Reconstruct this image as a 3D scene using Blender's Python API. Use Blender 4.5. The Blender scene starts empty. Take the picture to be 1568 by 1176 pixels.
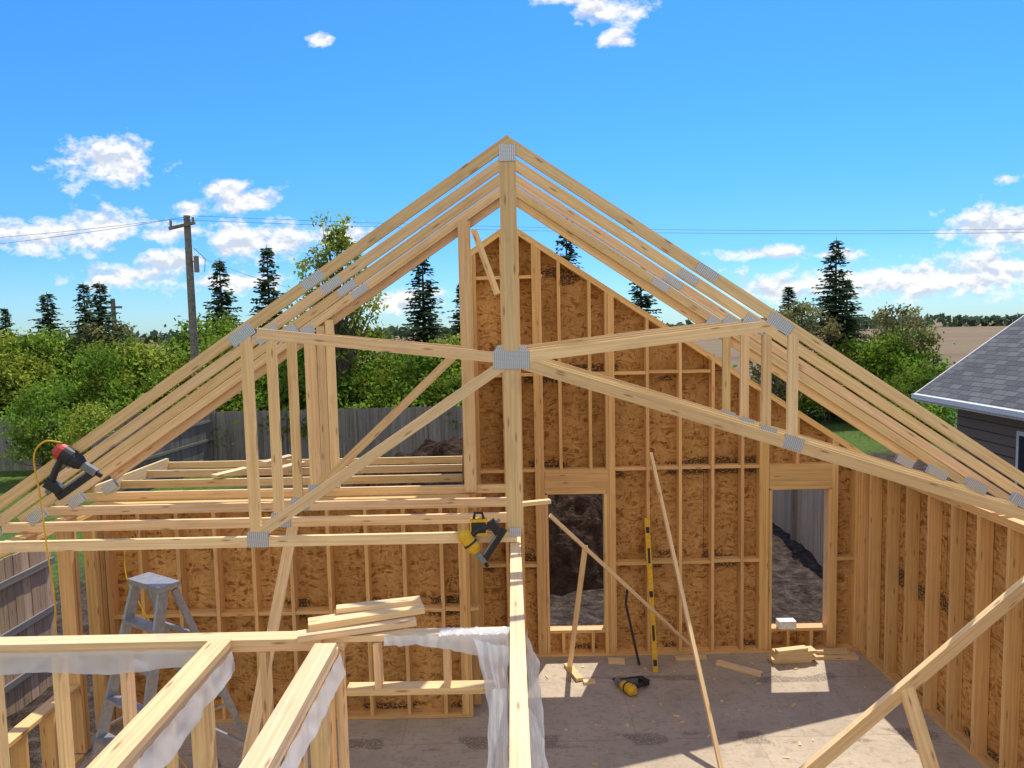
import bpy, math, random
from mathutils import Vector, Matrix, noise as mnoise
random.seed(7)
R=random.random
def U(a,b): return a+(b-a)*random.random()
V=Vector
# ------------------------------------------------------------ node helper
class NT:
    def __init__(s,tree): s.t=tree; s.n=tree.nodes; s.l=tree.links
    def add(s,typ,ins=None,**kw):
        nd=s.n.new(typ)
        for k,v in kw.items(): setattr(nd,k,v)
        if ins:
            for k,v in ins.items():
                sk=nd.inputs[k]
                if isinstance(v,bpy.types.NodeSocket): s.l.new(v,sk)
                else: sk.default_value=v
        return nd
    def math(s,op,a,b=0.0,c=None,clamp=False):
        i={0:a,1:b}
        if c is not None: i[2]=c
        return s.add('ShaderNodeMath',i,operation=op,use_clamp=clamp).outputs[0]
    def vm(s,op,a,b=(0,0,0),c=None):
        i={0:a,1:b}
        if c is not None: i[2]=c
        nd=s.add('ShaderNodeVectorMath',i,operation=op)
        return nd.outputs['Value'] if op in('LENGTH','DISTANCE','DOT_PRODUCT') else nd.outputs[0]
    def mix(s,f,a,b,blend='MIX'):
        nd=s.n.new('ShaderNodeMix'); nd.data_type='RGBA'; nd.blend_type=blend
        for idx,v in((0,f),(6,a),(7,b)):
            sk=nd.inputs[idx]
            if isinstance(v,bpy.types.NodeSocket): s.l.new(v,sk)
            else: sk.default_value=v if idx==0 or len(v)==4 else (*v,1)
        return nd.outputs[2]
    def ramp(s,f,stops,interp='LINEAR'):
        nd=s.n.new('ShaderNodeValToRGB'); cr=nd.color_ramp; cr.interpolation=interp
        while len(cr.elements)<len(stops): cr.elements.new(.5)
        for e,(p,c) in zip(cr.elements,stops):
            e.position=p; e.color=(*c,1) if len(c)==3 else c
        s.l.new(f,nd.inputs[0]); return nd.outputs[0]
    def noise(s,vec,scale,detail=3,rough=.55,dist=0.):
        return s.add('ShaderNodeTexNoise',{'Vector':vec,'Scale':scale,'Detail':detail,'Roughness':rough,'Distortion':dist}).outputs[0]
    def mr(s,v,a,b,c=0.,d=1.):
        nd=s.add('ShaderNodeMapRange',{0:v,1:a,2:b,3:c,4:d}); nd.clamp=True
        return nd.outputs[0]
def newmat(name,rough=.7,metal=0.,spec=.3):
    m=bpy.data.materials.new(name); m.use_nodes=True
    T=NT(m.node_tree); b=m.node_tree.nodes['Principled BSDF']
    b.inputs['Roughness'].default_value=rough; b.inputs['Metallic'].default_value=metal
    b.inputs['Specular IOR Level'].default_value=spec
    return m,T,b
def tint(T): return T.add('ShaderNodeAttribute',attribute_name='tint').outputs['Color']
def bump(T,b,h,strength,dist=.01):
    nd=T.add('ShaderNodeBump',{'Height':h,'Strength':strength,'Distance':dist})
    T.l.new(nd.outputs[0],b.inputs['Normal'])
def uvnode(T): return T.add('ShaderNodeUVMap').outputs[0]
def obj(T): return T.add('ShaderNodeTexCoord').outputs['Object']

def wood_mat(name,c0,c1,knot=(.28,.14,.06),rough=.65,dirt=(.42,.29,.18),kn=.62):
    m,T,b=newmat(name,rough,0,.2)
    uv=uvnode(T)
    g=T.noise(T.vm('MULTIPLY',uv,(1.0,48,0)),1.,2,.6)
    col=T.ramp(g,[(.3,c0),(.62,c1)])
    vo=T.add('ShaderNodeTexVoronoi',{'Vector':T.vm('MULTIPLY',uv,(2.2,12,0)),'Scale':1.},voronoi_dimensions='2D')
    gate=T.math('GREATER_THAN',T.add('ShaderNodeSeparateColor',{0:vo.outputs['Color']}).outputs[0],kn)
    k=T.math('MULTIPLY',T.mr(vo.outputs[0],.04,.13,1,0),gate)
    col=T.mix(T.math('MULTIPLY',k,.75),col,knot)
    d=T.noise(T.vm('MULTIPLY',uv,(3,8,0)),1.,3,.65)
    col=T.mix(T.mr(d,.52,.8,0,.42),col,dirt)
    col=T.mix(1.,col,tint(T),'MULTIPLY')
    T.l.new(col,b.inputs['Base Color'])
    return m
WOOD=wood_mat('spruce_lumber',(.72,.475,.235),(.88,.65,.375))
WOOD2=wood_mat('stud_lumber',(.66,.385,.145),(.84,.53,.235))
FENCEW=wood_mat('weathered_fence_wood',(.16,.145,.13),(.26,.24,.22),(.12,.09,.07),.85,(.14,.125,.11))

def osb_mat(name,axes,dark,mid,light,stamps=True,zoff=0.,lo=.85,seamf=.85,pv=.18):
    m,T,b=newmat(name,.75,0,.2)
    o=obj(T); sp=T.add('ShaderNodeSeparateXYZ',{0:o})
    h=sp.outputs[axes[0]]; v=sp.outputs[axes[1]]
    p=T.add('ShaderNodeCombineXYZ',{0:h,1:v,2:0.}).outputs[0]
    wob=T.add('ShaderNodeTexNoise',{'Vector':p,'Scale':5.,'Detail':1.}).outputs['Color']
    pd=T.vm('ADD',p,T.vm('MULTIPLY',T.vm('SUBTRACT',wob,(.5,.5,.5)),(.16,.16,0)))
    def lay(sc,off):
        vo=T.add('ShaderNodeTexVoronoi',{'Vector':T.vm('ADD',T.vm('MULTIPLY',pd,sc),off),'Scale':1.,'Randomness':1.},voronoi_dimensions='2D')
        return T.add('ShaderNodeSeparateColor',{0:vo.outputs['Color']}).outputs[0]
    a=lay((12,44,1),(0,0,0)); c=lay((38,17,1),(5,3,0))
    f=T.math('ADD',T.math('MULTIPLY',a,.55),T.math('MULTIPLY',c,.45))
    col=T.ramp(f,[(.1,dark),(.33,mid),(.65,light),(.95,mid)])
    big=T.noise(p,1.3,3,.6)
    col=T.mix(T.mr(big,.38,.72,0,.55),col,tuple(x*.66 for x in mid))
    vz=T.math('ADD',v,zoff)
    row=T.math('FLOOR',T.math('DIVIDE',vz,1.22))
    fz=T.math('ABSOLUTE',T.math('SUBTRACT',T.math('MODULO',T.math('ADD',vz,12.2+.61),1.22),.61))
    hx=T.math('ADD',T.math('ADD',h,24.4),T.math('MULTIPLY',row,1.22))
    fx=T.math('ABSOLUTE',T.math('SUBTRACT',T.math('MODULO',hx,2.44),1.22))
    cid=T.add('ShaderNodeTexWhiteNoise',{'Vector':T.add('ShaderNodeCombineXYZ',{0:T.math('FLOOR',T.math('DIVIDE',T.math('ADD',hx,1.22),2.44)),1:row,2:0.}).outputs[0]},noise_dimensions='2D').outputs[0]
    col=T.mix(1.,col,T.ramp(cid,[(0.,(1-pv,1-pv*1.15,1-pv*1.3)),(1.,(1+pv*.6,1+pv*.55,1+pv*.5))]),'MULTIPLY')
    seam=T.math('MAXIMUM',T.math('LESS_THAN',fz,.004),T.math('LESS_THAN',fx,.003))
    col=T.mix(T.math('MULTIPLY',seam,seamf),col,(.03,.02,.012))
    if stamps:
        n=T.noise(T.vm('MULTIPLY',p,(1.8,2.3,0)),1.,1)
        n2=T.noise(T.vm('MULTIPLY',p,(38,55,0)),1.,1)
        s1=T.math('MULTIPLY',T.mr(fz,.10,.13,1,0),T.mr(n,.52,.55))
        s1=T.math('MULTIPLY',s1,T.mr(n2,.40,.48))
        col=T.mix(T.math('MULTIPLY',s1,lo),col,(.04,.028,.022))
    T.l.new(col,b.inputs['Base Color'])
    return m
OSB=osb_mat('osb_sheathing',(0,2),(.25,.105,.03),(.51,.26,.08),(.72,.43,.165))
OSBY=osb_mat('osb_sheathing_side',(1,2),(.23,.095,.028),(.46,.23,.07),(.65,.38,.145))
FLOORM=osb_mat('osb_subfloor',(0,1),(.39,.31,.225),(.46,.375,.28),(.51,.42,.32),zoff=.3,lo=.45,seamf=.35,pv=.05)

def plain(name,col,rough=.5,metal=0.,var=.12,scale=30,spec=.4):
    m,T,b=newmat(name,rough,metal,spec)
    n=T.noise(obj(T),scale,2)
    c=T.mix(T.mr(n,.35,.7,0,1),col,tuple(x*(1-var*2) for x in col))
    T.l.new(c,b.inputs['Base Color']); 
    return m
m,T,b=newmat('galvanised_plate',.42,.5,.5)
uv=uvnode(T)
br=T.add('ShaderNodeTexVoronoi',{'Vector':T.vm('MULTIPLY',uv,(60,95,0)),'Scale':1.,'Randomness':.12},voronoi_dimensions='2D')
c=T.mix(T.mr(br.outputs[0],.18,.3,1,0),(.60,.62,.66),(.12,.13,.14))
T.l.new(c,b.inputs['Base Color']); PLATE=m
ALU=plain('ladder_aluminium',(.46,.47,.49),.4,.7)
YEL=plain('tool_yellow',(.80,.46,.02),.45)
BLK=plain('tool_black',(.025,.025,.028),.5)
GRY=plain('tool_grey',(.24,.25,.27),.4,.3)
REDM=plain('red_label',(.55,.05,.03),.5)
WHITE=plain('white_fascia',(.78,.79,.80),.5)
SIDING=plain('house_siding',(.23,.17,.13),.7)
BARK=plain('tree_bark',(.13,.10,.075),.9,var=.3,scale=12)
POLEM=plain('pole_wood',(.24,.21,.19),.9,var=.25,scale=8)
WIREM=plain('wire_cable',(.12,.12,.13),.6)
INS=plain('pole_hardware',(.22,.23,.25),.5)
CONC=plain('concrete_foundation',(.42,.41,.39),.9)
PAPER=plain('white_card',(.8,.8,.78),.7)

def poly_mat():
    m,T,b=newmat('poly_sheeting',.22,0,.5)
    b.inputs['Base Color'].default_value=(.80,.82,.85,1)
    out=[n for n in T.n if n.type=='OUTPUT_MATERIAL'][0]
    tl=T.add('ShaderNodeBsdfTranslucent',{0:(.80,.83,.88,1)})
    m1=T.add('ShaderNodeMixShader',{0:.4,1:b.outputs[0],2:tl.outputs[0]})
    tp=T.add('ShaderNodeBsdfTransparent')
    m2=T.add('ShaderNodeMixShader',{0:.22,1:m1.outputs[0],2:tp.outputs[0]})
    T.l.new(m2.outputs[0],out.inputs[0]); return m
POLY=poly_mat()
def leaf_mat(name,c0,tr=.45):
    m,T,b=newmat(name,.6,0,.2)
    out=[n for n in T.n if n.type=='OUTPUT_MATERIAL'][0]
    c=T.mix(1.,(*c0,1),tint(T),'MULTIPLY')
    df=T.add('ShaderNodeBsdfDiffuse',{0:c}); tl=T.add('ShaderNodeBsdfTranslucent',{0:c})
    m1=T.add('ShaderNodeMixShader',{0:tr,1:df.outputs[0],2:tl.outputs[0]})
    T.n.remove(b)
    T.l.new(m1.outputs[0],out.inputs[0]); return m
LEAF=leaf_mat('leaf_green',(.19,.31,.045)); LEAFY=leaf_mat('leaf_spring',(.29,.38,.06))
LEAFO=leaf_mat('leaf_olive',(.23,.23,.10))
NEED=leaf_mat('spruce_needles',(.065,.098,.05),.25)
FARL=leaf_mat('far_leaf',(.11,.16,.09),.2)

# ------------------------------------------------------------ mesh builder
class B:
    def __init__(s): s.v=[];s.f=[];s.uv=[];s.c=[];s.m=[]
    def face(s,pts,mi=0,c=(1,1,1),uvs=None):
        i=len(s.v); s.v+= [tuple(p) for p in pts]; s.c+=[c]*len(pts)
        s.f.append(tuple(range(i,i+len(pts)))); s.m.append(mi)
        s.uv+= uvs if uvs else [(p[0],p[2]) for p in pts]
    def box(s,p0,p1,w,t,n,mi=0,jit=.0015,c=None,var=.16):
        """board from p0 to p1, thickness t along n, width w along the other axis"""
        p0=V(p0);p1=V(p1);n=V(n)
        if jit:
            t=t*U(.96,1.03); w=w*U(.985,1.01)
            o=V((U(-jit,jit),U(-jit,jit),U(-jit,jit))); p0=p0+o; p1=p1+o+V((U(-jit,jit),U(-jit,jit),U(-jit,jit)))*2.5
        a=(p1-p0); L=a.length; a=a/L; n=(n-a*n.dot(a)).normalized(); sd=a.cross(n)
        if c is None:
            k=1+U(-var,var*.5); c=(k,k*U(.95,1.02),k*U(.88,1.04))
        i=len(s.v)
        for p in(p0,p1):
            for x,y in((-1,-1),(1,-1),(1,1),(-1,1)):
                s.v.append(tuple(p+sd*(x*w/2)+n*(y*t/2))); s.c.append(c)
        ou=U(0,50);ov=U(0,50)
        for k in range(4):
            q=(k+1)%4; wd=w if k%2==0 else t
            s.f.append((i+k,i+q,i+4+q,i+4+k)); s.m.append(mi)
            s.uv+=[(ou,ov),(ou,ov+wd),(ou+L,ov+wd),(ou+L,ov)]; ov+=wd+.03
        s.f.append((i+3,i+2,i+1,i)); s.f.append((i+4,i+5,i+6,i+7)); s.m+=[mi,mi]
        for _ in range(2): s.uv+=[(ou,ov),(ou+t*.3,ov),(ou+t*.3,ov+w),(ou,ov+w)]
    def aabb(s,x0,x1,y0,y1,z0,z1,mi=0,c=(1,1,1)):
        s.box(((x0+x1)/2,(y0+y1)/2,z0),((x0+x1)/2,(y0+y1)/2,z1),abs(x1-x0),abs(y1-y0),(0,1,0),mi,0,c)
    def tube(s,pts,rad,mi=0,n=8,c=(1,1,1),cap=True):
        pts=[V(p) for p in pts]
        if not hasattr(rad,'__len__'): rad=[rad]*len(pts)
        i=len(s.v); ref=None
        for k,p in enumerate(pts):
            d=(pts[min(k+1,len(pts)-1)]-pts[max(k-1,0)]).normalized()
            if ref is None: ref=V((1,0,0)) if abs(d.x)<.8 else V((0,1,0))
            ref=(ref-d*ref.dot(d)).normalized(); r2=d.cross(ref)
            for j in range(n):
                a=2*math.pi*j/n; s.v.append(tuple(p+(ref*math.cos(a)+r2*math.sin(a))*rad[k])); s.c.append(c)
        for k in range(len(pts)-1):
            for j in range(n):
                q=(j+1)%n
                s.f.append((i+k*n+j,i+k*n+q,i+(k+1)*n+q,i+(k+1)*n+j)); s.m.append(mi)
                s.uv+=[(j*.05,k*.3),(j*.05+.05,k*.3),(j*.05+.05,k*.3+.3),(j*.05,k*.3+.3)]
        if cap:
            s.f.append(tuple(i+j for j in range(n))[::-1]); s.f.append(tuple(i+(len(pts)-1)*n+j for j in range(n))); s.m+=[mi,mi]
            s.uv+=[(0,0)]*(2*n)
    def build(s,name,mats,smooth=False,loc=None):
        me=bpy.data.meshes.new(name); me.from_pydata(s.v,[],s.f)
        for m in mats: me.materials.append(m)
        me.polygons.foreach_set('material_index',s.m)
        if smooth: me.polygons.foreach_set('use_smooth',[True]*len(s.f))
        ul=me.uv_layers.new(name='UVMap'); fl=[]
        for a in s.uv: fl+=[a[0],a[1]]
        ul.data.foreach_set('uv',fl)
        at=me.attributes.new('tint','FLOAT_COLOR','POINT'); fl=[]
        for a in s.c: fl+=[a[0],a[1],a[2],1.]
        at.data.foreach_set('color',fl)
        me.update()
        o=bpy.data.objects.new(name,me); bpy.context.scene.collection.objects.link(o)
        if loc: o.location=loc
        return o
YN=(0,1,0); XN=(1,0,0); ZN=(0,0,1)
def inst(src,name,loc,sc=1.,rz=None):
    o=bpy.data.objects.new(name,src.data); bpy.context.scene.collection.objects.link(o)
    o.location=loc; o.scale=(sc,sc,sc) if not hasattr(sc,'__len__') else sc; o.rotation_euler=(0,0,U(0,6.28) if rz is None else rz); return o

# ------------------------------------------------------------ roof trusses
AP=5.80; SL=.667; WT=2.47
def ztop(x): return AP-SL*abs(x)
def plate(b,x,z,y,w,h,ang=0):
    d=V((math.cos(ang),0,math.sin(ang)))
    p=V((x,y,z)); b.box(p-d*w/2,p+d*w/2,h,.003,YN,1,0,(1,1,1))
def truss(Y,kind):
    b=B(); t=.038
    dw=.089; off=dw/2/math.cos(math.atan(SL))
    for sg in(-1,1):
        b.box((-0.026*sg,Y+.001*sg,AP-off+.026*SL),(sg*4.98,Y,ztop(4.98)-off),dw,t,YN)
        for yy in(Y-.0215,Y+.0215):
            plate(b,sg*1.6,ztop(1.6)-off,yy,.20,.075,-sg*math.atan(SL))
            plate(b,sg*2.2,ztop(2.2)-off-.03,yy,.22,.10,-sg*math.atan(SL))
    for yy in(Y-.0225,Y+.0225):
        plate(b,0,AP-.14,yy,.13,.13,0)
        plate(b,0,4.0,yy,.30,.15,0)
        plate(b,-2.15,2.54,yy,.18,.13,0); plate(b,-4.4,2.62,yy,.16,.1,-0+math.atan(SL))
        plate(b,2.32,3.26,yy,.16,.11,-.32); plate(b,4.25,2.72,yy,.2,.09,-.5)
        plate(b,0,2.56,yy,.1,.08,0)
    b.box((0,Y,2.56),(0,Y,AP-.10),.135,t*.97,YN)
    b.box((-4.72,Y,2.518),(.02,Y,2.518),.089,t,YN)
    b.box((-2.17,Y,2.57),(-2.17,Y,ztop(2.17)-.1),.089,t,YN)
    b.box((2.31,Y,3.25),(2.31,Y,ztop(2.31)-.1),.082,t,YN)
    b.box((.1,Y,3.965),(4.62,Y,2.50),.095,t,YN)
    b.box((.1,Y,4.02),(2.2,Y,4.24),.089,t,YN)
    if kind=='near':
        b.box((-.1,Y,4.02),(-2.08,Y,4.26),.089,t,YN)
        b.box((-.08,Y,3.95),(-2.12,Y,2.60),.089,t,YN)
    if kind=='girder':
        Y2=Y+.045
        for sg in(-1,1):
            b.box((0.012*sg,Y2,AP-off),(sg*4.98,Y2,ztop(4.98)-off),dw,t,YN)
            b.box((0.012*sg,Y2,AP-off-.1),(sg*4.4,Y2,ztop(4.4)-off-.1),dw,t,YN)
        for k in range(3): b.box((-2.17+.10*k+.03,Y+.003*k,2.57),(-2.17+.10*k+.03,Y+.003*k,ztop(2.17-.1*k)-.1),.089,t,YN)
        b.box((-.47,Y-.045,2.50),(-.47,Y-.045,ztop(.47)-.1),.13,t,YN)
        b.box((-.37,Y-.04,5.3),(-.13,Y-.04,4.62),.07,t,YN)
        b.box((-.5,Y-.01,4.03),(-2.05,Y-.01,4.20),.089,t,YN)
        b.box((-.62,Y-.02,3.97),(-2.10,Y-.02,2.60),.089,t,YN)
    return b.build('roof_truss',[WOOD,PLATE])
for Y,k in((5.85,'near'),(6.45,'std'),(7.05,'std'),(7.65,'girder')): truss(Y,k)
b=B()
for Y in(8.25,8.85,9.4):
    b.box((-4.7,Y,2.518),(-.5,Y,2.518),.089,.038,YN)
b.box((-4.62,7.7,2.55),(-4.62,9.4,2.55),.14,.038,XN)
for x,y in((-3.5,8.2),(-2.9,8.5),(-3.2,9.0)): b.box((x,y,2.60),(x+.25,y+.35,2.62),.12,.038,ZN)
b.build('porch_ceiling_joists',[WOOD])

# ------------------------------------------------------------ gable wall
def clip(poly,fn):
    out=[]
    for i in range(len(poly)):
        a=poly[i];c=poly[(i+1)%len(poly)];fa=fn(a);fc=fn(c)
        if fa>=0: out.append(a)
        if (fa>=0)!=(fc>=0):
            t=fa/(fa-fc); out.append((a[0]+(c[0]-a[0])*t,a[1]+(c[1]-a[1])*t))
    return out
GY=8.9; GT=5.55
gt=lambda x: GT-SL*abs(x)
b=B()
wins=[(.43,1.14,.35,2.14),(3.28,4.0,.32,2.14)]
xs=[-.52,0,.43,1.14,2.3,3.28,4.0,4.56]; zs=[0,.32,.35,1.22,2.14,2.44,3.66,4.88,5.6]
for i in range(len(xs)-1):
    for j in range(len(zs)-1):
        x0,x1,z0,z1=xs[i],xs[i+1],zs[j],zs[j+1]
        if any(w[0]<=(x0+x1)/2<=w[1] and w[2]<=(z0+z1)/2<=w[3] for w in wins): continue
        pl=clip([(x0,z0),(x1,z0),(x1,z1),(x0,z1)],lambda p:gt(p[0])-p[1])
        if len(pl)>2:
            b.face([(p[0],GY+.142,p[1]) for p in pl],1)
            b.face([(p[0],GY+.153,p[1]) for p in pl][::-1],1)
D=.14; yc=GY+D/2
def gstud(x,z0=.04,z1=None,n=1):
    for k in range(n):
        xx=x+k*.0385; top=(gt(xx)-.06) if z1 is None else z1
        b.box((xx,yc,z0),(xx,yc,top),.038,D,YN)
for x,n in((-.48,2),(-.1,1),(.10,1),(.29,3),(1.19,3),(1.70,1),(2.11,1),(2.52,1),(2.90,1),(3.14,3),(4.06,2),(4.36,2)):
    gstud(x,n=n)
for x in(.60,.98): gstud(x,2.44); gstud(x,.04,.31)
for x in(3.5,3.8): gstud(x,.04,.28)
gstud(3.6,2.44)
def hblock(xa,xb,z,h=.038): b.box((xa,yc,z),(xb,yc,z),D-.01,h,ZN)
edges=[-.42,-.12,.08,.27,.40,1.17,1.30,1.68,1.72,2.09,2.13,2.50,2.54,2.88,2.92,3.12,3.25,4.04,4.12,4.34]
for z in(1.22,2.445,3.665,4.885):
    for i in range(0,len(edges)-1):
        xa,xb=edges[i],edges[i+1]
        if xb-xa<.06: continue
        if z<2.2 and ((.39<xa<1.0) or (3.2<xa<3.9)): continue
        if min(gt(xa),gt(xb))-.06<z: continue
        hblock(xa,xb,z+U(-.008,.008))
for w in wins:
    b.box((w[0]-.04,yc-.03,2.29),(w[1]+.06,yc-.03,2.29),.28,.08,YN)
    b.box((w[0]-.02,yc,w[2]-.02),(w[1]+.02,yc,w[2]-.02),D,.038,ZN)
    b.box((w[0]-.02,yc,2.155),(w[1]+.02,yc,2.155),D,.038,ZN)
    for xx in(w[0]-.019,w[1]+.019): b.box((xx,yc,.04),(xx,yc,2.13),.038,D,YN)
b.box((-.52,yc,.02),(4.56,yc,.02),D,.038,ZN)
for dz in(.022,.062):
    b.box((0,yc,GT-dz),(4.5,yc,gt(4.5)-dz),.14,.038,(SL,0,1)); b.box((0,yc,GT-dz),(-.52,yc,gt(.52)-dz),.14,.038,(-SL,0,1))
b.build('gable_wall',[WOOD2,OSB])
# ------------------------------------------------------------ right wall
b=B(); x=4.40; xc=x+D/2
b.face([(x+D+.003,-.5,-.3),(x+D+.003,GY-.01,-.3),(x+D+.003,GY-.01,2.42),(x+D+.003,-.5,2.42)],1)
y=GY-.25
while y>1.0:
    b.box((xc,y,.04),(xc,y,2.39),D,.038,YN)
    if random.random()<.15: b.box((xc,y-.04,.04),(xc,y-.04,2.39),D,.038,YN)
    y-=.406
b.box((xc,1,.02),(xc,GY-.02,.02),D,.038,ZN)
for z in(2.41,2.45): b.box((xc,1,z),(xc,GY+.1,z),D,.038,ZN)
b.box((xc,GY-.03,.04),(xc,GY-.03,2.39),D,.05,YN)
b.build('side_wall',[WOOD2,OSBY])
# ------------------------------------------------------------ left rear wall
b=B(); LY=7.5
b.face([(-4.5,LY+.142,0),(-.52,LY+.142,0),(-.52,LY+.142,2.46),(-4.5,LY+.142,2.46)],1)
b.face([(-4.5,LY+.153,-.3),(-.52,LY+.153,-.3),(-.52,LY+.153,2.46),(-4.5,LY+.153,2.46)][::-1],1)
xx=-4.45; yl=LY+D/2
while xx<-.6: b.box((xx,yl,.04),(xx,yl,2.39),.038,D,YN); xx+=.406
for xx in(-.56,-.60,-.52,-4.40): b.box((xx,yl,.04),(xx,yl,2.39),.038,D,YN)
xx=-4.43
while xx<-.7: b.box((xx,yl,1.22+U(-.01,.01)),(xx+.368,yl,1.22),D-.02,.038,ZN); xx+=.406
b.box((-4.5,yl,.02),(-.5,yl,.02),D,.038,ZN)
for z in(2.41,2.45): b.box((-4.55,yl,z),(-.48,yl,z),D,.038,ZN)
b.build('rear_wall',[WOOD2,OSB])
b=B()
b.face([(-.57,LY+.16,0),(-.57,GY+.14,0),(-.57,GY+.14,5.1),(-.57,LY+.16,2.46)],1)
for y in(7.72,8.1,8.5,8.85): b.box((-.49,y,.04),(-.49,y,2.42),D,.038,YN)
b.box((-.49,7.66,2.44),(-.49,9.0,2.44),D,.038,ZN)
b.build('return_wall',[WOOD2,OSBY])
# ------------------------------------------------------------ left wall
b=B(); xc=-4.48
for y in(7.42,7.36,7.0,6.94): b.box((xc,y,.04),(xc,y,2.39),D,.038,YN)
b.box((-4.30,7.1,.04),(-4.36,7.15,2.38),.089,.038,YN)
b.box((xc,6.9,.75),(xc,3.2,.75),D,.038,ZN); b.box((xc,6.9,.02),(xc,3,.02),D,.038,ZN)
for y in(6.5,6.1,5.7,5.3,4.9): b.box((xc,y,.04),(xc,y,.73),D,.038,YN)
for z in(2.41,2.45): b.box((xc,2,z),(xc,7.6,z),D,.038,ZN)
for y in(5.0,4.6,3.8): b.box((xc,y,.04),(xc,y,2.39),D,.038,YN)
b.build('side_wall',[WOOD2])
# ------------------------------------------------------------ centre bearing wall
b=B()
for z in(2.41,2.45): b.box((0,.8,z),(0,7.6,z),.089,.038,ZN)
for y in(7.35,6.95,6.5,6.1,5.7,4.15,3.75,3.35,2.9,2.5): b.box((0,y,.04),(0,y,2.39),.089,.038,YN)
b.box((0,5.7,.02),(0,7.4,.02),.089,.038,ZN); b.box((0,2.4,.02),(0,4.15,.02),.089,.038,ZN)
b.box((0,4.2,2.25),(0,5.66,2.25),.24,.08,XN)
b.build('partition_wall',[WOOD])
CY=4.10
b=B()
b.box((-4.4,CY,2.455),(-1.15,CY,2.455),.115,.038,ZN); b.box((-4.4,CY,2.415),(-1.02,CY,2.415),.10,.038,ZN)
b.box((-1.15,CY+.02,2.45),(-.06,CY+.02,2.45),.089,.038,ZN)
for xx in(-3.98,-3.55,-3.12,-2.73,-2.33,-1.93,-1.86,-1.50,-1.13,-1.06,-.10): b.box((xx,CY,.04),(xx,CY,2.39),.089,.038,XN)
b.box((-1.02,CY,2.13),(-.13,CY,2.13),.089,.038,ZN)
for xx in(-.83,-.42): b.box((xx,CY,2.15),(xx,CY,2.42),.089,.038,XN)
b.box((-4.4,CY,.02),(-1.02,CY,.02),.089,.038,ZN)
b.box((-3.1,CY-.02,1.5),(-2.35,CY-.02,1.5),.089,.038,ZN)
b.box((-2.3,CY-.02,1.3),(-1.95,CY-.02,1.3),.089,.038,ZN)
b.build('partition_wall',[WOOD])
for nm,xx,wd in(('a',-1.74,.13),('b',-1.10,.125)):
    b=B()
    b.box((xx,.9,2.458),(xx,CY-.05 if nm=='a' else CY-.14,2.458),wd,.038,ZN); b.box((xx,.9,2.418),(xx,CY-.06,2.418),.11,.038,ZN)
    for y in(3.75,3.35,2.95,2.55,2.15,1.7): b.box((xx,y,.04),(xx,y,2.39),.1,.038,YN)
    b.box((xx,.9,.02),(xx,4.0,.02),.1,.038,ZN)
    for y0 in(3.55,2.75): b.box((xx,y0+.18,1.3),(xx,y0-.18,1.3),.09,.038,ZN)
    b.build('partition_wall',[WOOD])
b=B()
b.box((-1.28,4.02,2.495),(-.62,4.22,2.495),.089,.038,ZN); b.box((-1.24,4.10,2.533),(-.58,4.30,2.545),.115,.038,ZN)
b.box((-1.10,4.22,2.575),(-.60,4.33,2.582),.07,.030,ZN)
b.build('loose_lumber',[WOOD])
# ------------------------------------------------------------ braces
def brace(p0,p1,w=.089,t=.038,n=YN,m=WOOD):
    b=B(); b.box(p0,p1,w,t,n,0,0,(1.05,1.03,1.0)); return b.build('wall_brace',[m])
brace((1.72,8.82,2.65),(1.915,6.42,.0),.06,.038,(1,0,0))
brace((.36,7.15,2.34),(2.22,8.78,.16),.04,.02,(0,-1,.8))
brace((.79,7.88,1.78),(.64,8.55,.01),.06,.038,(0,1,0))
brace((1.12,5.07,.0),(4.36,5.45,2.47),.14,.038,(0,1,.4))
brace((2.98,5.26,1.44),(3.42,5.20,0),.11,.038,(0,1,0))
brace((-2.12,6.7,2.44),(-2.46,5.75,.0),.10,.038,(0,1,.4))
brace((.05,7.0,2.50),(.36,7.1,2.50),.07,.038,ZN)

# ------------------------------------------------------------ floor / ground
b=B()
def slab(x0,x1,y0,y1):
    b.face([(x0,y0,0),(x1,y0,0),(x1,y1,0),(x0,y1,0)],0)
slab(-4.56,4.56,-2,LY+.14); slab(-.56,4.56,LY+.14,GY+.14)
b.face([(-4.56,-2,-.5),(-4.56,7.64,-.5),(-4.56,7.64,0),(-4.56,-2,0)],1)
b.face([(-4.56,7.64,-.5),(-.56,7.64,-.5),(-.56,7.64,0),(-4.56,7.64,0)],1)
b.face([(-.56,9.04,-.5),(4.56,9.04,-.5),(4.56,9.04,0),(-.56,9.04,0)],1)
b.face([(4.56,-2,-.5),(4.56,9.04,-.5),(4.56,9.04,0),(4.56,-2,0)],1)
b.build('subfloor',[FLOORM,CONC])
GZ=-.45
N=240
def mp(s,a,bb): return a*s+bb*s**7
gv=[];gf=[]
for j in range(N+1):
    for i in range(N+1):
        x=mp(i/N*2-1,32,2500); y=12+mp(j/N*2-1,32,2500)
        z=GZ
        d=math.hypot(x,y-10)
        if d<45:
            k=max(0,1-d/30)
            z+=k*(.12*mnoise.noise(V((x*.7,y*.7,0)))+.13*mnoise.noise(V((x*2.1,y*2.1,3))))
            if abs(x)<5 and y<9.3: z=GZ-.05
        gv.append((x,y,z))
for j in range(N):
    for i in range(N):
        a=j*(N+1)+i; gf.append((a,a+1,a+N+2,a+N+1))
me=bpy.data.meshes.new('ground'); me.from_pydata(gv,[],gf); me.polygons.foreach_set('use_smooth',[True]*len(gf))
g=bpy.data.objects.new('ground',me); bpy.context.scene.collection.objects.link(g)
m,T,b_=newmat('ground_soil_and_field',.95,0,.1)
o=obj(T); sp=T.add('ShaderNodeSeparateXYZ',{0:o}); X=sp.outputs[0];Y_=sp.outputs[1]
n1=T.noise(o,4.5,5,.75); n2=T.noise(o,.35,2)
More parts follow.
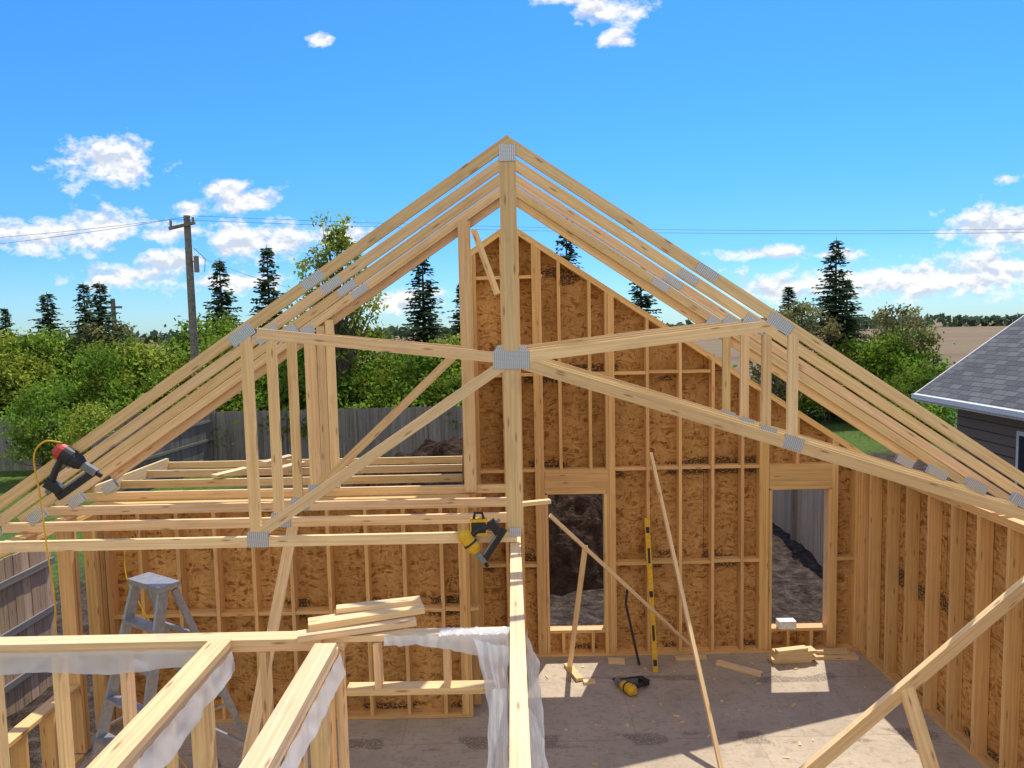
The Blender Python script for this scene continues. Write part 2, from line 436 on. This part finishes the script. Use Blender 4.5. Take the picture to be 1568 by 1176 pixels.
soil=T.ramp(n1,[(.34,(.022,.014,.010)),(.52,(.068,.049,.037)),(.72,(.16,.13,.105))])
grass=T.ramp(n1,[(.3,(.055,.095,.018)),(.7,(.13,.20,.045))])
fld=T.ramp(T.noise(T.vm('MULTIPLY',o,(.006,.06,0)),1.,3),[(.3,(.16,.105,.065)),(.5,(.24,.165,.105)),(.62,(.20,.165,.085)),(.75,(.27,.195,.125))])
gm=T.math('MAXIMUM',T.mr(T.math('ADD',T.math('MULTIPLY',X,-1),T.math('MULTIPLY',n2,4)),9.5,11.5),T.mr(T.math('ADD',Y_,T.math('MULTIPLY',n2,4)),26,28))
c=T.mix(gm,soil,grass)
fm=T.mr(T.math('ADD',Y_,T.math('MULTIPLY',n2,8)),46,54)
c=T.mix(fm,c,fld)
T.l.new(c,b_.inputs['Base Color']); bump(T,b_,n1,1.,.16); me.materials.append(m)
m,T,b_=newmat('dark_earth',.95,0,.1)
n1=T.noise(obj(T),7.,4,.75)
T.l.new(T.ramp(n1,[(.3,(.022,.013,.009)),(.6,(.075,.045,.03)),(.8,(.15,.10,.07))]),b_.inputs['Base Color']); bump(T,b_,n1,1.,.1); EARTH=m
vv=[];ff=[];M=110
for j in range(M+1):
    for i in range(M+1):
        u=i/M*2-1;w=j/M*2-1; r=math.hypot(u,w)
        x=u*4.4;y=w*2.6
        h=max(0,1-r**2.2)*2.5
        h*=1+.15*mnoise.noise(V((x*.8,y*.8,1)))
        h+=(.25*mnoise.noise(V((x*1.9,y*1.9,5)))+.20*mnoise.noise(V((x*4.5,y*4.5,9)))+.08*mnoise.noise(V((x*9,y*9,2))))*min(1,max(0,(1.1-r)*3))
        vv.append((x,y,h-.1 if r<1 else -.3))
for j in range(M):
    for i in range(M):
        a=j*(M+1)+i; ff.append((a,a+1,a+M+2,a+M+1))
me=bpy.data.meshes.new('dirt_mound'); me.from_pydata(vv,[],ff); me.materials.append(EARTH)
o=bpy.data.objects.new('dirt_mound',me); o.location=(-.4,14.8,GZ); bpy.context.scene.collection.objects.link(o)

# ------------------------------------------------------------ fences
def fence(pts,name='wooden_fence',h=1.95,tintc=(1,1,1)):
    b=B()
    for k in range(len(pts)-1):
        a=V(pts[k]);c=V(pts[k+1]);d=(c-a);L=d.length;d/=L;nn=V((-d.y,d.x,0)); s=0;i=0
        while s<L:
            p=a+d*(s+.07); hh=h+U(-.015,.015); kk=U(.75,1.15)
            b.box(p+V((0,0,GZ-.06)),p+V((0,0,GZ+hh)),.138,.02,nn,0,.002,(kk*tintc[0],kk*tintc[1]*U(.96,1.03),kk*tintc[2]*U(.92,1.06)))
            if i%17==0: b.box(p-nn*.06+V((0,0,GZ-.1)),p-nn*.06+V((0,0,GZ+h+.06)),.09,.09,nn)
            s+=.146; i+=1
        for z in(.35,1.0,1.65): b.box(a+nn*.035+V((0,0,GZ+z)),c+nn*.035+V((0,0,GZ+z)),.085,.035,nn)
    return b.build(name,[FENCEW])
fence([(-34,24.6,0),(-10.6,25,0),(6.6,25.2,0)],tintc=(1,1.02,1.06))
fence([(6.6,25,0),(5.75,9.6,0)],tintc=(2.0,1.6,1.2))
fence([(-6.4,9.6,0),(-6.5,4.0,0)],tintc=(2.4,1.75,1.2))
fence([(-10.6,24.9,0),(-11.3,19.0,0)],tintc=(.8,.8,.8))

# ------------------------------------------------------------ neighbour house
m,T,b_=newmat('asphalt_shingles',.9,0,.2)
uv=uvnode(T)
br=T.add('ShaderNodeTexBrick',{'Vector':uv,'Color1':(.06,.062,.066,1),'Color2':(.14,.142,.148,1),'Mortar':(.018,.018,.02,1),'Scale':1.,'Mortar Size':.010,'Brick Width':.33,'Row Height':.145,'Bias':-.1})
c=T.mix(T.mr(T.noise(uv,40.,2),.3,.7,0,.5),br.outputs[0],(.15,.15,.155))
T.l.new(c,b_.inputs['Base Color']); SHING=m
b=B()
ex,ez,rx,rz=9.0,2.62,13.2,5.6; y0,y1=0,15.75
sl=math.hypot(rx-ex,rz-ez)
b.face([(ex,y0,ez),(rx,y0,rz),(rx,y1,rz),(ex,y1,ez)],0,uvs=[(y0,0),(y0,sl),(y1,sl),(y1,0)])
b.face([(rx,y0,rz),(2*rx-ex,y0,ez),(2*rx-ex,y1,ez),(rx,y1,rz)],0,uvs=[(y0,0),(y0,sl),(y1,sl),(y1,0)])
b.aabb(ex-.02,ex+.02,y0,y1,ez-.19,ez-.01,1)
b.aabb(ex-.13,ex-.022,y0,y1,ez-.12,ez-.02,1)
b.aabb(ex+.02,ex+.6,y0,y1-.05,ez-.19,ez-.17,1)
for s,e in(((ex,ez),(rx,rz)),((2*rx-ex,ez),(rx,rz))):
    b.box((s[0],y1+.02,s[1]-.09),(e[0],y1+.02,e[1]-.09),.17,.03,YN,1,0,(1,1,1))
b.aabb(ex+.6,2*rx-ex-.6,y0,y1-.5,GZ-.1,ez-.195,2)
b.face([(ex+.6,y1-.5,ez-.18),(2*rx-ex-.6,y1-.5,ez-.18),(rx,y1-.5,rz-.4)],2)
b.aabb(ex+.57,ex+.6,12.0,13.4,.9,2.1,1); b.aabb(ex+.56,ex+.585,12.08,13.32,.98,2.02,3)
for k in range(14): b.aabb(ex+.585,ex+.6,y0,y1-.5,GZ+.2*k,GZ+.2*k+.012,3)
b.build('neighbour_house',[SHING,WHITE,SIDING,BLK])

# ------------------------------------------------------------ vegetation
def rot_leaf(b,p,s,c,mi=1,flat=0.):
    n=V((random.gauss(0,1),random.gauss(0,1),random.gauss(0,1)+flat)); n.normalize()
    a=n.orthogonal().normalized(); q=Matrix.Rotation(U(0,6.28),3,n); a=q@a; d=n.cross(a)
    b.face([p-a*s,p-d*s*.55,p+a*s,p+d*s*.6],mi,c)
def decid(name,H,Rr,nclump,nleaf,leaf,ls,sparse=False,base=.12):
    b=B(); 
    tr=[V((0,0,-.2))]; 
    for k in range(1,7): tr.append(V((U(-.12,.12)*k*.4,U(-.12,.12)*k*.4,H*.85*k/6)))
    b.tube(tr,[.13*H/6*(1-k/7.5) for k in range(7)],0,7)
    for c in range(nclump):
        f=U(base,1.)**.8; prof=math.sin(math.pi*min(1,f*.86+.12))**.6
        a=U(0,6.28); rr=Rr*prof*math.sqrt(U(.15,1))
        p=V((math.cos(a)*rr,math.sin(a)*rr,H*f*U(.92,1.03)))
        t=tr[min(5,max(1,int(f*4.5)))]
        mid=(t+p)/2+V((U(-.2,.2),U(-.2,.2),-.15))
        b.tube([t,mid,p],[.035*H/6,.02*H/6,.006],0,4,cap=False)
        cr=Rr*U(.2,.36)*(.7 if sparse else 1); k=U(.45,1.4); warm=U(.85,1.25)
        for _ in range(nleaf):
            q=V((random.gauss(0,1),random.gauss(0,1),random.gauss(0,.75)))*cr*.55
            kk=k*U(.7,1.3)
            rot_leaf(b,p+q,ls*U(.6,1.3),(kk*warm,kk,kk*U(.7,1.2)),1,.5)
    o=b.build(name,[BARK,leaf]); return o
def spruce(name,H,Rr,gap=1.):
    b=B(); b.tube([(0,0,-.2),(0,0,H*.5),(0,0,H)],[.16*H/8,.09*H/8,.01],0,7)
    z=H*.06
    while z<H*.985:
        f=z/H; L0=Rr*(1-f)**.8*(.62+.5*R())+.06
        for k in range(int(9 if f<.8 else 6)):
            a=U(0,6.28); L=L0*U(.4,1.25); zo=U(-.08,.08)
            d=V((math.cos(a),math.sin(a),0)); side=V((-d.y,d.x,0))
            ns=max(2,int(L/.15))
            kk=U(.5,1.5)
            up=.25+.6*f
            for q in range(1,ns+1):
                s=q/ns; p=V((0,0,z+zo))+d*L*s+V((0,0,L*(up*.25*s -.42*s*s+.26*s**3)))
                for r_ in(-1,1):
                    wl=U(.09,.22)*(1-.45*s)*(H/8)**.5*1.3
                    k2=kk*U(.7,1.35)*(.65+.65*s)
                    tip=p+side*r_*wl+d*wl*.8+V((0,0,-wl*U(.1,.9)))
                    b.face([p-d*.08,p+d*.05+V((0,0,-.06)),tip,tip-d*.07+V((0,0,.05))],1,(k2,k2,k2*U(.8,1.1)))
        z+=.118*gap*(H/8)
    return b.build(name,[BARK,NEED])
D1=decid('deciduous_tree',5.0,2.0,75,80,LEAF,.10); D1.location=(-24,30,GZ)
D2=decid('deciduous_tree',4.6,2.2,75,80,LEAFY,.095); D2.location=(-20.5,29.5,GZ)
D3=decid('deciduous_tree',5.4,1.9,70,65,LEAFO,.08,True); D3.location=(-17.5,31,GZ)
D4=decid('shrub',2.4,1.7,45,85,LEAF,.09,base=.02); D4.location=(-22,27.2,GZ)
P1=decid('poplar_tree',9.2,1.8,60,60,LEAFY,.085,True,base=.5); P1.location=(-6.8,28,GZ)
S1=spruce('spruce_tree',8.,1.7); S2=spruce('spruce_tree',8.5,1.4,1.1); S3=spruce('spruce_tree',9.5,2.6)
S1.location=(-19.6,33,GZ); S1.scale=(.9,.9,.9); S2.location=(-24,34,GZ); S2.scale=(.9,.9,.72); S3.location=(15.9,35,GZ); S3.scale=(1,1,.92)
src=[D1,D2,D3,D1,D2]
for i in range(30):
    x=-31+i*1.3+U(-.4,.4); s=random.choice(src); y=U(28.5,33)
    if x>8: break
    hs=U(.8,1.08)
    if -6<x<4: hs*=.92
    inst(s,'deciduous_tree',(x,y,GZ),(U(.95,1.2),U(.95,1.2),hs))
for x in(-27.5,-25.2,-22.4,-19.2,-16.2,-12.6,-9.2): inst(D2 if R()<.6 else D1,'deciduous_tree',(x,27.9,GZ),(.8,.8,U(.72,.85)))
for i in range(22):
    x=-30+i*1.7+U(-.5,.5); inst(D4,'shrub',(x,U(26.6,28),GZ),U(.9,1.25))
for (x,y,h,s_) in [(-22.6,35,7.0,S1),(-18.0,31.5,7.2,S1),(-13.5,33.5,8.3,S1),(-11.1,33,8.8,S1),(-4.0,33,8.6,S1),(-2.3,34,7.0,S2),(2.7,34,10.0,S1),(6.2,34,7.6,S1),(-29,36,6.2,S2)]:
    k=(h-.1)/ (8. if s_ is S1 else 8.5); inst(s_,'spruce_tree',(x,y,GZ),(U(1.,1.2),U(1.,1.2),k))
inst(S1,'spruce_tree',(17.4,37,GZ),(1.1,1.1,.86)); inst(S2,'spruce_tree',(14.0,36,GZ),(1.2,1.2,.76))
for x,y,s,k in((12.9,34,D3,.98),(13.8,33.5,D3,1.05),(18.2,33.6,D3,1.0),(18.8,34,D1,.86),(17.2,32.5,D1,.8),(16.0,33,D1,.75),(14.6,32.6,D2,.7)): inst(s,'deciduous_tree',(x,y,GZ),k)
for x,y,k in((16.4,29.0,.95),(17.2,30,.9),(15.5,28,.8)): inst(D4,'shrub',(x,y,GZ),k)
inst(D1,'deciduous_tree',(-15.6,23.4,GZ),(.55,.55,.62)); inst(D2,'deciduous_tree',(-13.6,23.0,GZ),(.5,.5,.52))
b=B()
for i in range(6000):
    x=U(-400,600); y=360+30*mnoise.noise(V((x*.01,0,0)))+U(-6,6)
    top=5.2+2.4*mnoise.noise(V((x*.035,2,0)))+1.3*mnoise.noise(V((x*.15,7,0)))
    k=U(.5,1.2); rot_leaf(b,V((x,y,GZ+U(0,1)*top)),U(1.2,2.6),(k,k,k*1.1),0)
b.build('distant_treeline',[FARL])
b=B()
for x,w,h in((247,5,4.5),(254,3.5,6),(258,4,6)):
    b.aabb(x,x+w,338,344,GZ,GZ+h*.7,0); b.face([(x-.3,337.5,GZ+h*.7),(x+w+.3,337.5,GZ+h*.7),(x+w/2,337.5,GZ+h)],0)
b.build('farm_building',[BLK])

# ------------------------------------------------------------ utility poles + wires
b=B()
b.tube([(0,0,0),(0,0,9.1)],[.17,.12],0,10)
b.box((-.62,-.14,8.62),(.35,-.14,8.82),.11,.09,YN,0,0,(.8,.8,.8))
b.tube([(-.55,-.14,8.7),(-.55,-.14,8.92)],.05,1,6); b.tube([(.28,-.14,8.85),(.28,-.14,9.02)],.05,1,6)
b.tube([(.26,0,7.0),(.26,0,7.6)],.10,1,8); b.box((.1,0,7.4),(.3,0,7.4),.05,.05,YN,1,0)
b.tube([(.2,0,7.2),(.55,0,7.0),(.6,0,7.5),(.2,0,7.9)],.015,1,4)
b.build('utility_pole',[POLEM,INS],loc=(-12.0,27,GZ))
b=B(); b.tube([(0,0,0),(0,0,6.4)],[.14,.1],0,8); b.box((-.4,0,6.0),(.4,0,6.0),.1,.08,YN,0,0)
b.build('utility_pole',[POLEM,INS],loc=(-18.4,33.2,GZ))
b=B()
def wire(p,q,sag,r=.007):
    p=V(p);q=V(q); b.tube([p.lerp(q,k/20)-V((0,0,sag*4*(k/20)*(1-k/20))) for k in range(21)],r,0,4)
wire((-12.5,26.86,8.5),(-40,31,7.6),.5); wire((-11.75,26.86,8.6),(-40,31.6,8.8),.6)
wire((-12.5,26.86,8.5),(40,31,8.0),.55); wire((-11.75,26.86,8.62),(40,31.6,8.3),.6); wire((-11.8,27,7.2),(-11.8,60,7.3),.7)
b.build('power_lines',[WIREM])

# ------------------------------------------------------------ poly sheeting
def sheet(fn,nu,nv,name='plastic_sheeting',amp=.008,fr=9):
    vv=[];ff=[]
    for j in range(nv+1):
        for i in range(nu+1):
            p=V(fn(i/nu,j/nv)); q=p*fr
            vv.append(tuple(p+V((mnoise.noise(q),mnoise.noise(q+V((9,1,2))),mnoise.noise(q+V((3,7,5)))*.6))*amp))
    for j in range(nv):
        for i in range(nu):
            a=j*(nu+1)+i; ff.append((a,a+1,a+nu+2,a+nu+1))
    me=bpy.data.meshes.new(name); me.from_pydata(vv,[],ff); me.materials.append(POLY); me.polygons.foreach_set('use_smooth',[True]*len(ff))
    o=bpy.data.objects.new(name,me); bpy.context.scene.collection.objects.link(o); return o
def ns(a,b=0): return mnoise.noise(V((a,b,4.2)))
sheet(lambda u,v:(-4.3+u*2.5,CY-.065-.02*v,2.425-v*(.115+.03*ns(u*6))),160,8,fr=14)
sheet(lambda u,v:(-1.66+.015*v+.02*ns(u*20,v)*v,1.0+u*3.0,2.425-v*(.12+.05*ns(u*6,1))),160,8,fr=14)
sheet(lambda u,v:(-1.02+.03*v,1.0+u*2.95,2.425-v*(.13+.06*ns(u*5,3))),160,8,fr=14)
sheet(lambda u,v:(-.78+u*.73,CY-.055-.02*v+(.015*ns(u*18)),2.478-v*(.05+.13*u*u+.02*ns(u*9,2))),80,10,fr=14)
sheet(lambda u,v:(-.46+u*.41,CY-.06+v*.10,2.476+.012*ns(u*20,v*6)),40,12,fr=14)
def poly3(P,fold,ph,nu=50,nv=50,amp=.012,fr=11):
    """draped sheet from four corner points (top-left, top-right, bottom-right, bottom-left) with gathered folds"""
    a,b_,c,d=[V(p) for p in P]
    def fn(u,v):
        p=(a.lerp(b_,u)).lerp(d.lerp(c,u),v)
        f=fold*(.25+v)*(math.sin(u*15+ph+1.5*v)+.6*math.sin(u*31+ph*2))
        return p+V((f*.35,f,0))+V((0,0,-.05*v*(1+ns(u*5+ph,0)*2)))
    return sheet(fn,nu,nv,amp=amp,fr=fr)
poly3([(-.26,4.02,2.46),(-.05,3.95,2.44),(-.06,3.75,2.0),(-.12,3.80,1.93)],.018,1.)
poly3([(-.15,3.75,2.30),(-.055,3.55,2.40),(-.06,3.55,1.75),(-.19,3.62,1.78)],.018,3.)
poly3([(.052,4.15,2.46),(.12,3.85,2.38),(.15,3.6,1.98),(.06,3.7,2.02)],.018,2.)
poly3([(.055,3.75,2.2),(.13,3.5,2.14),(.12,3.25,1.72),(.06,3.35,1.68)],.018,5.)

# ------------------------------------------------------------ step ladder
b=B(); H=2.12
for sx in(-1,1):
    b.box((sx*.34,-.50,0),(sx*.17,0,H),.075,.030,XN,0,0,(1,1,1))
    b.box((sx*.36,.72,0),(sx*.18,.08,H-.03),.05,.025,XN,0,0,(.85,.85,.85))
for k in range(1,7):
    f=k/7; b.box((-.34+.17*f,-.50+.50*f,H*f),(.34-.17*f,-.50+.50*f,H*f),.09,.030,ZN,0,0,(1,1,1))
for f in(.25,.5,.78): b.box((-.36+.18*f,.72-.64*f,H*f),(.36-.18*f,.72-.64*f,H*f),.04,.02,YN,0,0,(.9,.9,.9))
b.box((-.2,.03,H+.01),(.2,.03,H+.01),.17,.045,ZN,0,0,(1,1,1))
b.box((.31,-.42,.6),(.27,-.26,1.15),.06,.004,XN,1,0)
for sx in(-1,1): b.box((sx*.26,-.24,.98),(sx*.28,.40,1.0),.02,.006,XN,0,0)
o=b.build('step_ladder',[ALU,REDM],loc=(-3.06,5.8,0)); o.rotation_euler=(0,0,math.radians(-32)); o.scale=(1.12,1.12,1.03)

# ------------------------------------------------------------ tools
def nailer(name,bodym,loc,rot,sc=1.,capm=None):
    b=B()
    b.tube([(0,0,.0),(0,0,.03),(0,0,.14)],[.035,.05,.055],0,14)
    b.tube([(0,0,.141),(0,0,.17),(0,0,.20)],[.057,.055,.03],3,14)
    b.box((0,0,-.10),(0,0,.0),.045,.04,YN,2,0); b.box((0,0,-.14),(0,0,-.10),.025,.02,YN,1,0)
    b.tube([(.03,0,.13),(.12,0,.125),(.22,0,.10)],[.024,.021,.023],1,10)
    b.box((.22,0,.02),(.22,0,.13),.06,.055,YN,1,0)
    b.box((.01,0,-.08),(.27,0,.02),.05,.028,YN,1,0); b.box((.03,0,-.045),(.25,0,.04),.012,.031,YN,2,0)
    b.box((.06,0,.06),(.06,0,.10),.012,.012,YN,2,0)
    b.tube([(.245,0,.10),(.285,0,.095)],.012,2,8)
    b.tube([(0,0,.075),(0,0,.09)],.0575,1,14)
    o=b.build(name,[bodym,BLK,GRY,capm or bodym],False,loc); o.rotation_euler=rot; o.scale=(sc,)*3; return o
nailer('nail_gun',BLK,(-3.55,5.80,3.21),(0,math.radians(55),math.radians(185)),1.25,REDM)
nailer('cordless_nailer',YEL,(-.32,5.76,2.42),(math.radians(0),math.radians(-35),math.radians(0)),1.1)
nailer('framing_nailer',YEL,(1.22,8.05,.06),(math.radians(88),0,math.radians(30)),1.15)
b=B()
b.box((0,0,0),(0,0,.13),.14,.08,YN,0,0,(1,1,1)); b.box((0,0,.02),(0,0,.11),.12,.084,YN,1,0,(1,1,1))
b.tube([(-.04,0,.13),(-.03,0,.18),(.03,0,.18),(.04,0,.13)],.012,1,6)
b.build('battery_pack',[YEL,BLK],loc=(-.30,5.79,2.56))
def hose(pts,name='air_hose',r=.007):
    b=B(); P=[V(p) for p in pts]; out=[]
    for i in range(len(P)-1):
        p0=P[max(0,i-1)];p1=P[i];p2=P[i+1];p3=P[min(len(P)-1,i+2)]
        for k in range(8):
            t=k/8; out.append(.5*((2*p1)+(p2-p0)*t+(2*p0-5*p1+4*p2-p3)*t*t+(3*p1-p0-3*p2+p3)*t**3))
    out.append(P[-1]); b.tube(out,r,0,6); return b.build(name,[YEL],True)
hose([(-3.70,5.78,3.40),(-3.8,5.72,3.42),(-3.88,5.7,3.3),(-3.89,5.75,3.0),(-3.86,5.75,2.5),(-3.83,5.75,2.0),(-3.92,5.8,1.4),(-3.8,5.7,.6),(-3.6,5.4,.03),(-3.0,5.1,.02),(-3.3,4.8,.02)])
hose([(-4.0,7.2,2.2),(-3.98,7.1,1.8),(-3.6,6.9,1.2),(-3.65,6.8,.6),(-3.2,6.6,.02),(-2.8,6.4,.02)])
b=B()
b.box((1.69,8.44,0.0),(1.665,8.82,1.83),.062,.026,YN,0,0,(1,1,1))
P0=V((1.69,8.44,0));P1=V((1.665,8.82,1.83))
for f in(.06,.5,.92):
    p=P0.lerp(P1,f); b.box(p-(P1-P0)*.02,p+(P1-P0)*.02,.045,.034,YN,1,0,(1,1,1))
for f in(.25,.75): 
    p=P0.lerp(P1,f); b.box(p-(P1-P0)*.05,p+(P1-P0)*.05,.03,.030,YN,1,0,(1,1,1))
b.build('spirit_level',[YEL,BLK])
b=B(); b.tube([(1.42,8.82,.95),(1.38,8.75,.75),(1.52,8.6,.02)],.016,0,6); b.build('pry_bar',[BLK])
b=B()
for k in range(4):
    b.box((3.18+U(-.03,.03),8.62+U(-.03,.03),.02+.04*k),(3.72+U(-.05,.05),8.66,.02+.04*k),.14,.038,ZN)
b.box((3.22,8.55,.18),(3.62,8.62,.18),.089,.038,ZN)
b.box((3.75,8.75,.02),(4.3,8.72,.02),.14,.038,ZN); b.box((3.8,8.78,.06),(4.2,8.76,.06),.089,.038,ZN)
b.box((2.5,8.62,.02),(2.95,8.3,.02),.089,.038,ZN); b.box((.62,8.65,.02),(.74,8.25,.02),.089,.038,ZN); b.box((.78,8.2,.015),(.92,8.22,.015),.07,.03,ZN)
b.box((1.15,8.72,.02),(1.35,8.7,.02),.089,.05,ZN)
b.box((2.0,8.75,.02),(2.4,8.78,.02),.06,.038,ZN)
b.build('lumber_offcuts',[WOOD])
b=B(); b.box((3.36,8.9,.38),(3.58,8.9,.38),.12,.10,ZN,0,0,(1,1,1)); b.build('cardboard_box',[PAPER])
b=B()
for k in range(60):
    x=U(.3,4.2);y=U(5.2,8.6); l=U(.02,.07);a=U(0,3.14)
    b.box((x,y,.006),(x+l*math.cos(a),y+l*math.sin(a),.006),U(.01,.03),.01,ZN)
b.build('wood_scraps',[WOOD])

# ------------------------------------------------------------ world
sc=bpy.context.scene
w=bpy.data.worlds.new('World'); sc.world=w; w.use_nodes=True
T=NT(w.node_tree); T.n.clear()
sd=V((.36,1,1.85)).normalized(); el=math.asin(sd.z); az=math.atan2(sd.x,sd.y)
sky=T.add('ShaderNodeTexSky',sky_type='NISHITA',sun_disc=False,sun_elevation=el,sun_rotation=az,air_density=1.0,dust_density=.2,ozone_density=2.0)
dirv=T.add('ShaderNodeTexCoord').outputs['Generated']
sp=T.add('ShaderNodeSeparateXYZ',{0:dirv})
skc=T.mix(1.,sky.outputs[0],T.ramp(sp.outputs[2],[(0.0,(.50,.66,.72)),(.10,(.35,.62,.80)),(.22,(.30,.68,.94)),(.45,(.29,.72,1.0))]),'MULTIPLY')
skc=T.vm('MULTIPLY',skc,(1.,1.18,1.52))
yy=T.math('MAXIMUM',sp.outputs[1],.02)
ab=T.add('ShaderNodeCombineXYZ',{0:T.math('DIVIDE',sp.outputs[0],yy),1:T.math('DIVIDE',sp.outputs[2],yy),2:0.}).outputs[0]
clouds=[(-.546,.236,.085,.040),(-.636,.140,.12,.032),(-.555,.153,.07,.028),(-.358,.181,.06,.020),(-.385,.2,.04,.011),(-.348,.1264,.095,.034),(-.435,.171,.03,.016),
(-.467,.1006,.06,.018),(-.515,.081,.09,.022),(-.46,.14,.07,.018),(.148,.424,.06,.026),(.08,.441,.05,.012),(.15,.388,.03,.014),(.349,.095,.075,.011),
(.67,.122,.085,.036),(.545,.055,.22,.032),(.69,.062,.10,.046),(-.25,.394,.022,.009),(.69,.19,.03,.01),(-.165,.04,.08,.020),(.36,.045,.07,.024),(-.23,.13,.05,.020),
(-.38,.07,.10,.016),(.45,.09,.05,.010)]
wn=T.noise(T.vm('MULTIPLY',ab,(1,1.5,1)),22.,4,.64)
wn2=T.noise(T.vm('MULTIPLY_ADD',ab,(1,1.5,1),(0,.014,0)),22.,2,.6)
mx=None
for(a,b0,ra,rb)in clouds:
    v=T.vm('LENGTH',T.vm('MULTIPLY_ADD',ab,(1/ra,1/rb,0),(-a/ra,-b0/rb,0)))
    mx=v if mx is None else T.math('MINIMUM',mx,v)
mx=T.math('SUBTRACT',1.,T.math('MINIMUM',mx,2.))
dens=T.math('ADD',mx,T.math('MULTIPLY',T.math('SUBTRACT',wn,.5),2.8))
cm=T.math('MULTIPLY',T.mr(dens,.02,.60),T.mr(sp.outputs[1],.05,.3))
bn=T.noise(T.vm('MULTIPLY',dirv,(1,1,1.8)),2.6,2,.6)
cb=T.math('MULTIPLY',T.mr(bn,.40,.52),T.mr(sp.outputs[1],.0,-.2))  # unseen bright clouds behind the camera, added as fill light on front faces
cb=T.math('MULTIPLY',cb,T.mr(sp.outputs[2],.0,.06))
shade=T.mr(T.math('SUBTRACT',wn2,wn),-.03,.09)
cc=T.mix(shade,(7.4,7.3,7.2),(4.7,5.2,6.1))
col=T.mix(T.math('MULTIPLY',cm,.95),skc,cc)
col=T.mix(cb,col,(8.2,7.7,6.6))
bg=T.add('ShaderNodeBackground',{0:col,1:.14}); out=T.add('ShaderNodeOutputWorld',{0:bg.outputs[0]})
L=bpy.data.lights.new('sun','SUN'); L.energy=5.0; L.angle=math.radians(.53); L.color=(1,.94,.83)
lo=bpy.data.objects.new('sun',L); sc.collection.objects.link(lo); lo.rotation_euler=(-sd).to_track_quat('-Z','Y').to_euler(); lo.location=(5,12,25)
cam=bpy.data.cameras.new('camera'); cam.sensor_width=36; cam.lens=25.03; cam.clip_start=.05; cam.clip_end=6000
co=bpy.data.objects.new('camera',cam); sc.collection.objects.link(co)
co.matrix_world=Matrix.Translation((0,0,4.27))@Matrix.Rotation(math.radians(90-4.6),4,'X')@Matrix.Rotation(math.radians(-1.2),4,'Z')
sc.camera=co
sc.view_settings.view_transform='Standard'; sc.view_settings.look='None'; sc.view_settings.exposure=0
